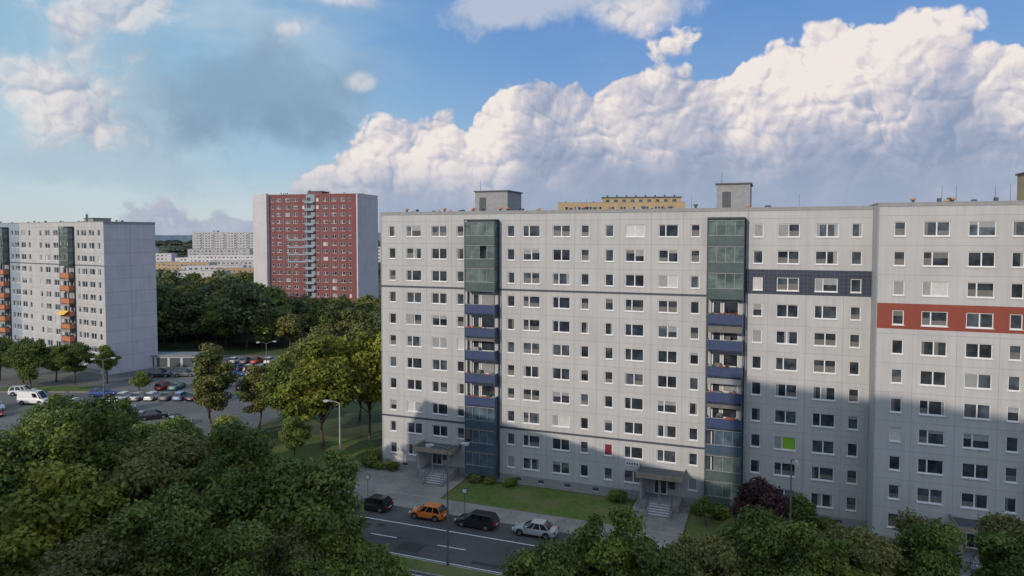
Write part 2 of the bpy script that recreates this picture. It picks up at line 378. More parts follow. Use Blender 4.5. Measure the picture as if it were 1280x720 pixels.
# ---------------- main block
H = 32.85
def main_block():
    e = empty("unseen_shade_block", (-16.95, 89.4, 0), RZ)
    L, D = 56.7, 12.0
    mb = MB()
    SM, WD = 0.98, 2.15
    cols = [(1.7,SM),(4.8,WD),(8.4,WD),(11.3,SM),(18.0,SM),(20.6,WD),(24.3,WD),(27.15,SM),(30.0,SM),(32.9,WD),(36.6,WD),(39.5,SM),(45.95,SM),(48.9,WD),(52.55,WD),(55.3,SM)]
    nb = (ROWZ[2]-0.85-0.25, ROWZ[2]+1.5)
    def matfn(x,z):
        if z < 0.95: return PLINTH
        if x > 44.75 and nb[0] < z < nb[1]: return NAVY
        return WALL
    def skip(x,z):
        return z < 4 and (5.8 < x < 11.9 or 33.5 < x < 39.0)
    sp = {(13,8):LIME, (8,9):REDC}
    facade(mb, 3, 0, L, cols, ROWZ, 1.38, H, matfn, zbr=(0.95,*nb), xbr=(44.75,), skip=skip, special=sp)
    block_shell(mb, L, D, H)
    mb.build("walls_and_windows", mats_b, e)
    mt = MB()
    tw = [(12.5,16.4),(40.9,44.6)]
    joints(mt, 0, 44.7, [3.2,6.6,10.1,18.9+.35,22.45,25.9,28.6,31.2,34.75,38.2], [0.95+2.8*k for k in range(0,12)], tw, H)
    joints(mt, 44.75, L-0.1, [47.0,50.7,54.2], [0.95+2.8*k for k in range(0,12) if k not in (8,9)], (), nb[0])
    for zb in (ROWZ[2]-1.45, ROWZ[8]-1.45):
        for a,b in ((0,12.34),(16.56,40.74)): mt.box(a,b,-0.05,-0.005,zb-0.11,zb+0.11,DARK)
    for a,b in ((0.0,0.12),(44.9,44.96)): mt.box(a,b,-0.03,-0.008,0.95,H-0.3,JOINT)
    mt.box(0,L,-0.06,-0.007,H-0.28,H-0.002,JOINT)
    for x in [3,2.2-1.6, 18.6,21.5,24.8,28.2,31.0,47.4,50.5,53.8]:
        mt.box(x,x+0.7,-0.02,-0.004,0.3,0.7,DARK); mt.box(x-.04,x+.74,-0.05,-0.004,0.24,0.3,FRAME)
    mt.build("trim", mats_b, e)
    ml = MB()
    loggia_stack(ml, 11, 12.5, 16.4, "gggooooobbb", ROWZ[0])
    loggia_stack(ml, 15, 40.9, 44.6, "gggooooobgg", ROWZ[0])
    ml.build("balcony_stacks", mats_b, e)
    me = MB()
    entrance(me, 6.2, 11.3, 8.0, sc=9.6)
    entrance(me, 33.8, 38.7, 36.0, zc=3.7, sc=36.4)
    me.box(32.0,33.6,-0.05,-0.004,3.75,4.3,FRAME)
    for k in range(5): me.box(32.15+k*.28,32.32+k*.28,-0.056,-0.05,3.88,4.16,SLAB)
    me.build("entrances", mats_b, e)
    mr = MB(); rng = random.Random(4)
    vents(mr, rng, L, D, H-0.3, 44)
    lift_house(mr, 12.0, 16.4, 3.0, 8.0, H, 2.6); lift_house(mr, 41.5, 45.0, 2.0, 6.5, H, 2.7)
    for x in (26,38.5,50): mr.tube((x,5,H-.4),(x,5,H+1.6),.02,.015,5,SLAB)
    mr.build("roof_fittings", mats_b, e)
main_block()

def right_block():
    e = empty("unseen_shade_block", (34.85, 66.05, 0), RZ)
    L, D, H2 = 62.0, 15.3, 33.0
    mb = MB(); SM, WD = 0.98, 2.15
    cols=[]
    for b in (0,28.0):
        cols += [(b+1.9,SM),(b+4.9,WD),(b+8.5,WD),(b+11.3,SM),(b+18.0,SM),(b+20.6,WD),(b+24.3,WD)]
    rb = (ROWZ[3]-0.7-0.28, ROWZ[3]+1.45)
    def matfn(x,z):
        if z < 0.95: return PLINTH
        if rb[0] < z < rb[1]: return RED
        return WALL
    rows = [z+0.1 for z in ROWZ]
    facade(mb, 9, 0, L, cols, rows, 1.38, H2, matfn, zbr=(0.95,*rb), skip=lambda x,z: z<4 and 6.5<x<11.9)
    block_shell(mb, L, D, H2, end=WALL)
    mb.build("walls_and_windows", mats_b, e)
    mt = MB()
    joints(mt, 0, L, [3.2,6.75,10.1,13.2,19.3,22.4,26], [1.05+2.8*k for k in range(0,12) if k != 8], [(13.0,17.0)], rb[0])
    mt.box(0,L,-0.06,-0.007,H2-0.28,H2-0.002,JOINT); mt.box(0,.12,-.03,-.008,.95,H2-.3,JOINT)
    loggia_stack(mt, 21, 13.0, 17.0, "gggooooobgg", ROWZ[0]+.1, parcol=RED)
    entrance(mt, 6.6, 11.6, 8.6, sc=9.0)
    rng = random.Random(8); vents(mt, rng, L, D, H2-.3, 30)
    lift_house(mt, 13.2, 17.6, 3, 8, H2, 2.9, TAN)
    for x in (6.0,7.2,10.4,11.6): mt.tube((x,4,H2-.4),(x,4,H2+1.8),.025,.015,5,SLAB)
    for x in (5,9.5): mt.box(x,x+.3,.5,.9,H2-.2,H2+.45,SLAB)
    mt.build("trim_and_fittings", mats_b, e)
right_block()

def left_block():
    rz = math.atan2(-0.5, 0.866); L = 66.0
    ox, oy = -86.7-0.866*L, 147+0.5*L
    e = empty("unseen_shade_block", (ox, oy, 0), rz)
    mb = MB(); SM, WD = 0.98, 2.1; D = 11.6
    cols=[]
    for b in (L-14.0-28.6*1, L-14.0):
        cols += [(b-11.5,SM),(b-8.6,WD),(b-5.0,WD),(b-1.9,SM)]
        cols += [(b+4.2,SM),(b+6.4,WD),(b+9.4,WD),(b+12.2,SM)]
    cols = [(c,w) for c,w in cols if 0.6 < c < L-0.6]
    def matfn(x,z):
        if z < 0.95: return PLINTH
        if x < L-35: return BW
        return WALL
    facade(mb, 5, 0, L, cols, ROWZ, 1.38, H, matfn, zbr=(0.95,), xbr=(L-35,), simple=True)
    block_shell(mb, L, D, H)
    mb.build("walls_and_windows", mats_b, e)
    mt = MB()
    for b in (L-14.0-28.6, L-14.0):
        loggia_stack(mt, 31, b-1.0, b+2.6, "gggooooooob", ROWZ[0], parcol=ORANGE)
    zb = ROWZ[2]-1.45
    mt.box(0,L-15.2,-0.05,-0.005,zb-.1,zb+.1,DARK); mt.box(L-11.2,L,-0.05,-0.005,zb-.1,zb+.1,DARK)
    mt.quad((L-14.6,-1.4,13.4),(L-11.6,-1.4,13.4),(L-11.6,-2.6,12.6),(L-14.6,-2.6,12.6),YEL)
    joints(mt, 0, L, [L-3.3,L-6.2,L-9.5,L-18,L-21.5,L-25], [0.95+2.8*k for k in range(0,12)], [(L-15.2,L-11.2)], H, 0.05)
    for k in range(1,12):
        z=.95+2.8*k
        if z<H: mt.quad((L+.005,0,z-.03),(L+.005,D,z-.03),(L+.005,D,z+.03),(L+.005,0,z+.03),JOINT)
    mt.quad((L+.006,D/2-.03,1),(L+.006,D/2+.03,1),(L+.006,D/2+.03,H),(L+.006,D/2-.03,H),JOINT)
    mt.box(L+.002,L+.05,-.02,D,H-.5,H-.002,JOINT)
    rng=random.Random(3); vents(mt, rng, L, D, H-.3, 30)
    lift_house(mt, L-14.5, L-11, 4, 8, H, 0.9)
    mt.build("trim_and_fittings", mats_b, e)
left_block()

def red_tower():
    L, D, HT = 44.0, 17.0, 45.6
    ux, uy = 0.97, -0.25; n=math.hypot(ux,uy); ux/=n; uy/=n
    e = empty("unseen_shade_tower", (-57.7-ux*L, 260-uy*L, 0), math.atan2(uy,ux))
    mb = MB()
    rows = [HT-2.1-2.8*i for i in range(16)]
    cols = [(7.7,1.0),(10.4,2.0),(14.2,2.0),(17.6,2.0),(21.0,1.0),(27.0,1.0),(30.3,2.0),(34.0,2.0),(37.6,2.0),(40.6,1.0)]
    def matfn(x,z):
        if x < 6.2: return PALE
        if 22.2 < x < 25.8: return BW
        return REDW
    facade(mb, 77, 0, L, cols, rows, 1.4, HT, matfn, xbr=(6.2,22.2,25.8), simple=True)
    block_shell(mb, L, D, HT, wall=REDW)
    mb.build("walls_and_windows", mats_b, e)
    mt = MB()
    mt.box(0,6.0,-1.6,-0.003,0,HT+0.3,PALE)
    mt.box(L-0.5,L,-0.5,-.003,0,HT,PALE)
    for i,z in enumerate(rows):
        mt.box(22.2,25.8,-1.1,-0.003,z-1.5,z-1.35,SLAB)
        mt.box(22.2,25.8,-1.1,-1.04,z-1.35,z-0.4,BW)
        mt.box(22.6,24.2,-.05,-.004,z-1.3,z+.9,GLASS)
        if i in (5,6,7,8):
            mt.box(14,22.1,-.06,-.004,z-1.6,z-1.0,BW)
        for x in (12.3,16.0,28.6,32.2,35.8):
            mt.quad((x-.04,-.006,z-1.4),(x+.04,-.006,z-1.4),(x+.04,-.006,z+1.4),(x-.04,-.006,z+1.4),JOINT)
    rng=random.Random(3); vents(mt, rng, L, D, HT, 26)
    lift_house(mt, 20, 26, 5, 11, HT, 1.4, REDW)
    mt.build("trim_and_fittings", mats_b, e)
red_tower()

def simple_block(name, ox, oy, rz, L, D, HT, floors, wall, spacing=3.4, w=1.9, end=PALE, seed=1, balc=None, lh=True):
    e = empty(name, (ox,oy,0), rz)
    mb = MB(); fh=(HT-2.0)/floors
    rows=[HT-1.9-fh*i for i in range(floors)]
    n=int((L-2)/spacing); cols=[(1.0+spacing*(i+.5),w if i%3 else .95) for i in range(n)]
    facade(mb, seed, 0, L, cols, rows, 1.35, HT, lambda x,z: PLINTH if z<.9 else wall, zbr=(.9,), simple=True)
    block_shell(mb, L, D, HT, wall=wall, end=end)
    rng=random.Random(seed)
    vents(mb, rng, L, D, HT-.3, max(4,int(L/4)))
    if lh: lift_house(mb, L*.3, L*.3+5, D*.3, D*.7, HT, 1.8, wall)
    if balc:
        for i in range(n):
            if i%4==2:
                for z in rows: mb.box(1+spacing*i+.2,1+spacing*(i+1)-.2,-1.2,-.004,z-1.5,z-.4,balc)
    mb.build("walls_and_windows", mats_b, e)
    return e
e = simple_block("unseen_shade_tower", 14.0, 212, math.radians(-8), 38, 16, 39.9, 13, TAN, seed=6, end=TAN, lh=False)
mb=MB()
mb.box(13.5,37,3,12,39.3,41.4,TAN); mb.box(13.2,37.3,2.7,12.3,41.4,41.7,SLAB)
for q in range(9): mb.box(14.5+q*2.5,15.6+q*2.5,2.95,3.0,39.9,40.9,GLASS)
for q in range(8): mb.tube((15+q*2.9,6,41.7),(15+q*2.9,6,42.4),.25,.25,8,SLAB)
mb.build("penthouse", mats_b, e)
simple_block("unseen_shade_block", -372, 806, math.radians(-2), 76, 12, 33.5, 11, WALL, seed=12, balc=PALE)
town=[(-300,640,55,17,5,WALL,8),(-262,560,60,14,4,PALE,-6),(-345,600,48,14,4,PALE,4),(-240,690,70,15,4,WALL,-3),(-225,470,40,9,2,PALE,12),(-260,505,40,10,3,TAN,-4),(-460,720,90,17,5,WALL,-5),(120,520,80,30,10,WALL,-10),(260,430,70,30,10,PALE,5),(-150,600,60,20,6,WALL,-12),
 (-212,430,34,8,2,WALL,-14),(-196,455,26,8,2,TAN,6),(-285,585,45,11,3,PALE,-9),(-300,700,50,14,4,TAN,5),(-335,745,60,12,3,PALE,-5),(-270,640,36,12,3,PALE,14),(-235,540,44,10,3,WALL,3),(-305,540,40,9,2,PALE,-3)]
for k,(x,y,L,h,f,w,rz) in enumerate(town):
    simple_block("housing_block", x, y, math.radians(rz), L, 12, h, f, w, seed=20+k, lh=False)
# unseen blocks added left of and behind viewpoint, sized to shade the facades
simple_block("unseen_shade_block", -20.4, 14.4, math.atan2(.747,-.665), 37, 12, 29.5, 10, WALL, seed=40, lh=False)
simple_block("unseen_shade_tower", -52.0, -28.0, math.atan2(-.6,.8), 46, 16, 55, 19, PALE, seed=41)

# ------------------------------------------------------------------ ground, street
OX, OY = -16.95, 89.4; U = (0.934,-0.356); NN = (-0.356,-0.934)
def fp(t, o, z=0.0): return (OX+U[0]*t+NN[0]*o, OY+U[1]*t+NN[1]*o, z)
M_grass = noise_mat("grass", (0.065,0.105,0.02),(0.12,0.165,0.038), 1.6, c3=(0.14,0.145,0.055), scale2=0.22, bump=0.3)
M_ground = noise_mat("ground_cover", (0.050,0.066,0.022),(0.095,0.105,0.04), 0.25, c3=(0.075,0.095,0.04), scale2=0.02)
M_asph = noise_mat("asphalt", (0.055,0.056,0.059),(0.075,0.075,0.078), 1.2, c3=(0.092,0.092,0.094), scale2=0.11, rough=0.85)
M_asph2 = noise_mat("asphalt_old", (0.10,0.098,0.095),(0.14,0.138,0.13), 0.8, c3=(0.17,0.165,0.155), scale2=0.08)
M_patch = noise_mat("asphalt_patch", (0.036,0.037,0.04),(0.05,0.05,0.053), 2.0)
M_pave = noise_mat("paving", (0.17,0.165,0.155),(0.24,0.235,0.22), 2.5, c3=(0.27,0.26,0.24), scale2=0.3)
M_kerb = noise_mat("kerb_stone", (0.25,0.25,0.24),(0.33,0.33,0.31), 3)
M_paint = noise_mat("road_paint", (0.50,0.50,0.48),(0.74,0.74,0.72), 4)

mb = MB(); R=9000; n=24
mb.poly([(R*math.cos(2*math.pi*k/n), R*math.sin(2*math.pi*k/n), 0) for k in range(n)],0)
mb.build("ground", [M_ground])

def strip(name, t0,t1,o0,o1,z,mat,kerb=False):
    b=MB(); b.quad(fp(t0,o1,z),fp(t1,o1,z),fp(t1,o0,z),fp(t0,o0,z),0)
    if kerb:
        b.quad(fp(t0,o1,0),fp(t1,o1,0),fp(t1,o1,z),fp(t0,o1,z),1); b.quad(fp(t1,o0,0),fp(t0,o0,0),fp(t0,o0,z),fp(t1,o0,z),1)
        b.quad(fp(t1,o1,0),fp(t1,o0,0),fp(t1,o0,z),fp(t1,o1,z),1); b.quad(fp(t0,o0,0),fp(t0,o1,0),fp(t0,o1,z),fp(t0,o0,z),1)
        w=.15; zz=z+.004
        b.quad(fp(t0,o1,zz),fp(t1,o1,zz),fp(t1,o1-w,zz),fp(t0,o1-w,zz),1)
        b.quad(fp(t0,o0+w,zz),fp(t1,o0+w,zz),fp(t1,o0,zz),fp(t0,o0,zz),1)
    return b.build(name,[mat,M_kerb])
strip("road", -220,260,11.7,31.5,0.008,M_asph)
strip("sidewalk", -220,260,8.2,11.7,0.12,M_pave,True)
strip("sidewalk", -220,260,31.5,34.5,0.12,M_pave,True)
strip("road_median", -18,200,22.0,24.2,0.12,M_grass,True)
strip("lawn", 12.6,33.2,0.7,8.0,0.06,M_grass)
strip("lawn", 39.6,56.4,0.7,8.0,0.06,M_grass)
strip("lawn", 57.2,63,-2.3,4.5,0.06,M_grass)
strip("path", -4.5,12.4,0.0,8.2,0.05,M_pave)
strip("path", 33.4,39.4,0.0,8.2,0.05,M_pave)
strip("path", 12.6,33.2,0.0,.6,0.07,M_pave)
strip("path", 57,110,4.7,8.2,0.05,M_pave)
strip("lawn", -21,-5,-8,8,0.05,M_grass)
b=MB()
def mark(t0,t1,o,w=.14,z=.018,m=0): b.quad(fp(t0,o+w/2,z),fp(t1,o+w/2,z),fp(t1,o-w/2,z),fp(t0,o-w/2,z),m)
mark(-200,240,15.4,.16); mark(-200,240,21.6,.14); mark(-200,240,24.6,.14)
t=-200
while t<240:
    mark(t,t+3,18.6,.14); mark(t,t+3,27.8,.14); t+=7.5
b.build("road_markings",[M_paint])
b=MB(); pr=random.Random(6)
for (t0,t1,o,w_) in ((3,9,17.2,1.4),(14,16.5,19.9,1.8),(22,34,20.6,.5),(-12,-4,20.2,.6),(40,44,17,1.3),(9.5,10.4,16.6,.8)): mark(t0,t1,o,w_,.0125)
b.build("road_patches",[M_patch])
b=MB()
for (t0,o) in ((11.5,20.1),(20.5,17.0),(2,19.6)):
    c=fp(t0,o,.022); b.poly([(c[0]+.33*math.cos(a*.5236),c[1]+.33*math.sin(a*.5236),.022) for a in range(12)],0)
b.build("manhole_cover",[mats_b[SLAB]])
# parking lot left
b=MB(); b.poly([(-150,150,.01),(-112,120,.01),(-60,97.5,.01),(-42,96,.01),(-37.5,118,.01),(-47,172,.01),(-92,172,.01)],0)
b.build("parking_lot",[M_asph2])
b=MB()
for k in range(18):
    x=-69.3+k*2.55-2.5
    b.quad((x-.05,123.2,.016),(x+.05,123.2,.016),(x+.05,128,.016),(x-.05,128,.016),0)
    b.quad((x-.05,150.2,.016),(x+.05,150.2,.016),(x+.05,155,.016),(x-.05,155,.016),0)
b.build("parking_markings",[M_paint])
for (xa,xb,ya,yb) in ((-75,-44,128.3,131.0),(-80,-46,155.3,158.5),(-66,-48,103.5,106.0),(-100,-80,131,136)):
    b=MB(); b.box(xa,xb,ya,yb,0,.13,0); b.box(xa+.15,xb-.15,ya+.15,yb-.15,.13,.15,1); b.build("planted_island",[M_kerb,M_grass])
b=MB(); b.box(-84,-72,156,160,0,2.6,0); b.box(-84.3,-71.7,155.6,160.4,2.6,2.85,1)
for k in range(4): b.box(-83.6+k*2.95,-81.2+k*2.95,155.95,156,0.1,2.2,2)
b.build("garage",[mats_b[PALE],mats_b[RAIL],mats_b[SLAB]])

# distant hills (forest ridge)
M_for = noise_mat("hazy_forest_ridge", (0.12,0.165,0.19),(0.14,0.185,0.21), 0.02)  # aerial haze painted into the base colour: pale and bluish
b=MB(); rng=random.Random(2); pts=[]
N=520
for k in range(N+1):
    a=math.radians(-75+150*k/N); 
    hh=44+10*math.sin(a*5+1)+5*math.sin(a*17)+rng.uniform(-2,3)
    pts.append((3800*math.sin(a),3800*math.cos(a),hh))
for k in range(N):
    p,q=pts[k],pts[k+1]
    b.quad((p[0]*.93,p[1]*.93,0),(q[0]*.93,q[1]*.93,0),q,p,0); b.quad(p,q,(q[0]*1.2,q[1]*1.2,30),(p[0]*1.2,p[1]*1.2,30),0)
b.build("hills",[M_for])

# ------------------------------------------------------------------ trees
def leaf_mat(name, dark, light, trans=0.28):
    m, nt, bs = new_mat(name)
    at = nt.nodes.new("ShaderNodeAttribute"); at.attribute_name = "tint"
    oi = nt.nodes.new("ShaderNodeObjectInfo")
    mx = nt.nodes.new("ShaderNodeMix"); mx.data_type='RGBA'
    mx.inputs[6].default_value=(*dark,1); mx.inputs[7].default_value=(*light,1)
    sp = nt.nodes.new("ShaderNodeSeparateColor"); lk(nt, at.outputs["Color"], sp.inputs[0])
    ad = nt.nodes.new("ShaderNodeMath"); ad.operation='MULTIPLY_ADD'; lk(nt, oi.outputs["Random"], ad.inputs[0]); ad.inputs[1].default_value=0.45
    sb = nt.nodes.new("ShaderNodeMath"); sb.operation='SUBTRACT'; lk(nt, sp.outputs[0], sb.inputs[0]); sb.inputs[1].default_value=0.2
    lk(nt, sb.outputs[0], ad.inputs[2]); ad.use_clamp=True
    lk(nt, ad.outputs[0], mx.inputs[0])
    lk(nt, mx.outputs[2], bs.inputs["Base Color"]); bs.inputs["Roughness"].default_value=0.55; bs.inputs["Specular IOR Level"].default_value=0.3
    tr = nt.nodes.new("ShaderNodeBsdfTranslucent"); lk(nt, mx.outputs[2], tr.inputs[0])
    ms = nt.nodes.new("ShaderNodeMixShader"); ms.inputs[0].default_value=trans
    lk(nt, bs.outputs[0], ms.inputs[1]); lk(nt, tr.outputs[0], ms.inputs[2]); lk(nt, ms.outputs[0], nt.nodes["Material Output"].inputs[0])
    return m
L_dark = leaf_mat("foliage_dark", (0.052,0.084,0.019),(0.185,0.230,0.048))
L_green = leaf_mat("foliage_green", (0.062,0.100,0.021),(0.235,0.275,0.050))
L_yel = leaf_mat("foliage_yellow_green", (0.095,0.13,0.02),(0.31,0.31,0.045))
L_plum = leaf_mat("foliage_plum", (0.050,0.024,0.030),(0.12,0.058,0.062))
L_olive = leaf_mat("foliage_olive", (0.07,0.088,0.03),(0.23,0.22,0.065))
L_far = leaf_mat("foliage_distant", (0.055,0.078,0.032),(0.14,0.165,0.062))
L_vfar = leaf_mat("foliage_hazy", (0.095,0.12,0.09),(0.16,0.19,0.13))  # distance haze mixed into this leaf colour
M_bark = noise_mat("bark", (0.05,0.04,0.03),(0.11,0.09,0.07), 4, stretch=(3,3,.5), bump=.4)

def tree_mesh(name, seed, h, cr, th, nclump, nleaf, ls, leafm, clump=(0.9,1.7), trunk_r=0.2, squash=1.0):
    rs = np.random.RandomState(seed)
    cz = (th+h)/2; hz=(h-th)/2
    C=[];Rr=[]
    ph = rs.uniform(0,6.28,6)
    tries=0
    while len(C)<nclump and tries<5000:
        tries+=1
        d=rs.normal(size=3); d/=np.linalg.norm(d)
        az=math.atan2(d[1],d[0])
        lump=0.80+0.16*math.sin(2*az+ph[0])+0.12*math.sin(3*az+ph[1]+2*d[2])+0.1*math.sin(5*d[2]+ph[2])
        r=rs.uniform(0.25,1)**0.55*lump
        rc=rs.uniform(*clump)
        wz = 1.0 if d[2]>0 else 0.9
        p=np.array([d[0]*r*(cr-rc*.6), d[1]*r*(cr-rc*.6), cz+d[2]*r*(hz-rc*.5)*wz])
        f=(p[2]-th)/(h-th); k=1.0-0.45*max(0,f-.35)**1.2*squash
        p[0]*=k;p[1]*=k
        C.append(p);Rr.append(rc)
    C=np.array(C);Rr=np.array(Rr)
    mb=MB()
    top=np.array([rs.normal()*.3,rs.normal()*.3,th+(h-th)*.72])
    mid=np.array([rs.normal()*.15,rs.normal()*.15,th])
    mb.tube((0,0,-.2),(0,0,.4),trunk_r*1.5,trunk_r*1.05,8,0); mb.tube((0,0,.4),mid,trunk_r*1.05,trunk_r*.8,8,0); mb.tube(mid,top,trunk_r*.8,trunk_r*.2,7,0)
    for i in range(len(C)):
        f=rs.uniform(0,.85); a=mid+(top-mid)*f
        if a[2]>C[i][2]: a=mid+(top-mid)*max(0,(C[i][2]-mid[2]-1)/(top[2]-mid[2]))*.8
        m=(a+C[i])/2+np.array([0,0,.35*rs.rand()])
        r0=trunk_r*.38*(1-f*.6)
        mb.tube(a,m,r0,r0*.6,5,0,False); mb.tube(m,C[i],r0*.6,r0*.2,5,0,False)
        for q in range(3):
            e2=C[i]+rs.normal(size=3)*Rr[i]*.5
            mb.tube(C[i],e2,r0*.22,r0*.08,4,0,False)
    nb=len(mb.v)
    w=Rr**2/np.sum(Rr**2)
    idx=rs.choice(len(C),nleaf,p=w)
    d=rs.normal(size=(nleaf,3)); d/=np.linalg.norm(d,axis=1)[:,None]
    rad=Rr[idx]*(0.35+0.65*rs.rand(nleaf)**.6)*(1+.20*rs.normal(size=nleaf))
    pos=C[idx]+d*rad[:,None]*np.array([1.1,1.1,.72])
    nrm=d*0.8+rs.normal(size=(nleaf,3))*.55+np.array([0,0,.35]); nrm/=np.linalg.norm(nrm,axis=1)[:,None]
    a=np.cross(nrm,rs.normal(size=(nleaf,3))); a/=np.linalg.norm(a,axis=1)[:,None]
    bb=np.cross(nrm,a)
    s=ls*rs.uniform(.55,1.3,nleaf)[:,None]
    v=np.stack([pos-a*s, pos-bb*s*.55, pos+a*s, pos+bb*s*.55+nrm*s*.2],axis=1).reshape(-1,3)
    nv=nb+len(v)
    me=bpy.data.meshes.new(name)
    bf=mb.f; nbf=len(bf)
    loops=[i for f in bf for i in f]; tot=[len(f) for f in bf]
    lv=np.concatenate([np.array(loops,dtype=np.int32), np.arange(nb,nv,dtype=np.int32)])
    lt=np.concatenate([np.array(tot,dtype=np.int32), np.full(nleaf,4,dtype=np.int32)])
    lsrt=np.concatenate([[0],np.cumsum(lt)[:-1]]).astype(np.int32)
    me.vertices.add(nv); me.vertices.foreach_set("co", np.concatenate([np.array(mb.v).ravel(), v.ravel()]).astype(np.float32))
    me.loops.add(len(lv)); me.loops.foreach_set("vertex_index", lv)
    me.polygons.add(len(lt)); me.polygons.foreach_set("loop_start", lsrt); me.polygons.foreach_set("loop_total", lt)
    me.polygons.foreach_set("material_index", np.concatenate([np.zeros(nbf),np.ones(nleaf)]).astype(np.int32))
    me.update(calc_edges=True)
    me.materials.append(M_bark); me.materials.append(leafm)
    ct=rs.uniform(0.10,.9,len(C))[idx]+rs.normal(size=nleaf)*.18
    ct=np.clip(ct,0,1)
    cv=np.zeros((nv,4),dtype=np.float32); cv[:,3]=1
    cv[nb:,0]=np.repeat(ct,4)
    at=me.color_attributes.new("tint",'FLOAT_COLOR','POINT'); at.data.foreach_set("color", cv.ravel())
    me.validate()
    return me

near = [tree_mesh("tree_near_a",1,14,4.6,3.2,56,30000,.185,L_dark,clump=(.6,1.6)),
        tree_mesh("tree_near_b",2,14,5.2,3.0,64,34000,.185,L_green,clump=(.6,1.6)),
        tree_mesh("tree_near_c",3,14,4.2,3.4,48,26000,.185,L_dark,clump=(.6,1.4)),
        tree_mesh("tree_near_d",4,14,5.0,2.8,60,30000,.19,L_olive,clump=(.6,1.5)),
        tree_mesh("tree_near_e",5,14,4.6,2.8,60,26000,.20,L_yel,clump=(.6,1.5))]
yel = [tree_mesh("tree_yel_a",11,16,6.0,2.6,100,26000,.30,L_yel,clump=(.9,1.8)), tree_mesh("tree_yel_b",12,16,5.2,3.0,80,20000,.30,L_green,clump=(.9,1.8))]
thin = tree_mesh("tree_thin",14,15,4.2,3.0,60,12000,.22,L_olive,clump=(.6,1.2))
plum = tree_mesh("tree_plum",15,6,2.9,1.2,45,12000,.17,L_plum,clump=(.5,1.0),trunk_r=.12)
bare = tree_mesh("tree_bare",16,5.6,1.9,1.2,50,1800,.12,L_olive,clump=(.4,.8),trunk_r=.09)
small = tree_mesh("tree_small",17,5,1.9,.8,30,7000,.17,L_green,clump=(.5,.9),trunk_r=.1)
bush = tree_mesh("bush_mesh",18,1.6,1.1,.1,16,3000,.11,L_green,clump=(.35,.6),trunk_r=.04)
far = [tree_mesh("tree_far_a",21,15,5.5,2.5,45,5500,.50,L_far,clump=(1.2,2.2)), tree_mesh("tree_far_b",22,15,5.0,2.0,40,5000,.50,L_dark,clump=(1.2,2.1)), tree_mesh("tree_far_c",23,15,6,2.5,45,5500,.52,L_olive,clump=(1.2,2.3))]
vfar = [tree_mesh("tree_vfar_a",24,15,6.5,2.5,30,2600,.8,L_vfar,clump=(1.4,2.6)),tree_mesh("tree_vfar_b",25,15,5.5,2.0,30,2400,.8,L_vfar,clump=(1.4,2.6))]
trng = random.Random(5)
def place(me, name, x, y, h, base_h, wf=1.0, parent=None):
    o=bpy.data.objects.new(name, me); COL.objects.link(o)
    s=h/base_h; o.location=(x,y,0); o.scale=(s*wf,s*wf,s); o.rotation_euler=(0,0,trng.uniform(0,6.28))
    if parent: o.parent=parent
    return o
fg = [(-42,57,15.6,0),(-36.5,60,17.4,1),(-29,56,16,3),(-21,53,16.2,1),(-16,52,14.8,0),(-32,48,14.8,4),(-24,47,14,0),(-11.5,46,12.3,1),(-18,43.5,12.8,2),(-27,42.5,13,3),
      (-46,66,14.5,2),(-35,69,13,0),(-26,64,12.5,1),(-12,40,11.5,0),(-22,39,11,2),(-52,78,13,0),(-14.5,47,12,3),(-40,50,14,1),
      (-50,88,10,1),(-40,80,10,3),(-31,75,11,4)]
for x,y,h,k in fg: place(near[k],"deciduous_tree",x,y,h,14,trng.uniform(.90,1.05))
fr = [(2.0,44.5,11,0),(6.2,46.5,12.2,1),(9.6,44,11.2,2),(13.0,46.5,11.2,3),(17.5,47.5,12,0),(21,45,11.2,1),(24.5,47.5,11.2,3),(29.5,48,11,2),(35,46,11,0),(4.5,41,10,2),(12,40.5,10,4),(19,41,10,1),(37.5,51,10.5,3)]
for x,y,h,k in fr: place(near[k],"street_tree",x,y,h,14,trng.uniform(.85,1.0))
place(yel[0],"linden_tree",-26.5,96,16.8,16,1.05); place(yel[0],"linden_tree",-21.0,101,17.0,16,.9); place(yel[1],"linden_tree",-33,100,13,16,1.0)
place(yel[0],"linden_tree",-24.5,110,14,16,1.0); place(near[2],"deciduous_tree",-28,88,7.5,14,1.1)
place(thin,"deciduous_tree",-44,101,15.5,15,1.05); place(thin,"deciduous_tree",-38.5,104,12.0,15,1.1); place(near[1],"deciduous_tree",-36,108,11,14,1.0)
place(near[0],"deciduous_tree",-88.5,126,12.5,14,1.0); place(near[3],"deciduous_tree",-101,128,11,14,1.0)
place(thin,"deciduous_tree",-55,129.6,7,15,1.2); place(small,"young_tree",-70,129.6,4.5,5,1.1)
for x,y,h in ((-99,139,9),(-93,140,8.5),(-88,138,9.5),(-82,139,8.5),(-106,142,10)): place(near[trng.randrange(3)],"deciduous_tree",x,y,h,14,1.2)
place(plum,"plum_tree",24.0,66.6,6.4,6,1.05); place(small,"young_tree",28.5,67.2,4.6,5,1.0); place(bare,"young_tree",35.8,60.6,6.2,5.6,1.1); place(small,"young_tree",20.0,70.3,3.2,5,1.0)
for t,o in ((14,1.8),(15.8,1.6),(-1,1.5),(.6,1.8),(2.3,1.5),(18.5,1.4),(31.5,1.6),(40.5,2),(42.5,2.2),(46,1.7),(48,1.6),(51,2),(53,1.8),(60,2),(-2,-1)):
    p=fp(t,o); place(bush,"shrub",p[0],p[1],trng.uniform(1.0,1.6),1.6,1.2)
e = empty("distant_trees"); r=random.Random(9)
def ok_far(x,y):
    if -106<x<-50 and 256<y<295: return False
    return True
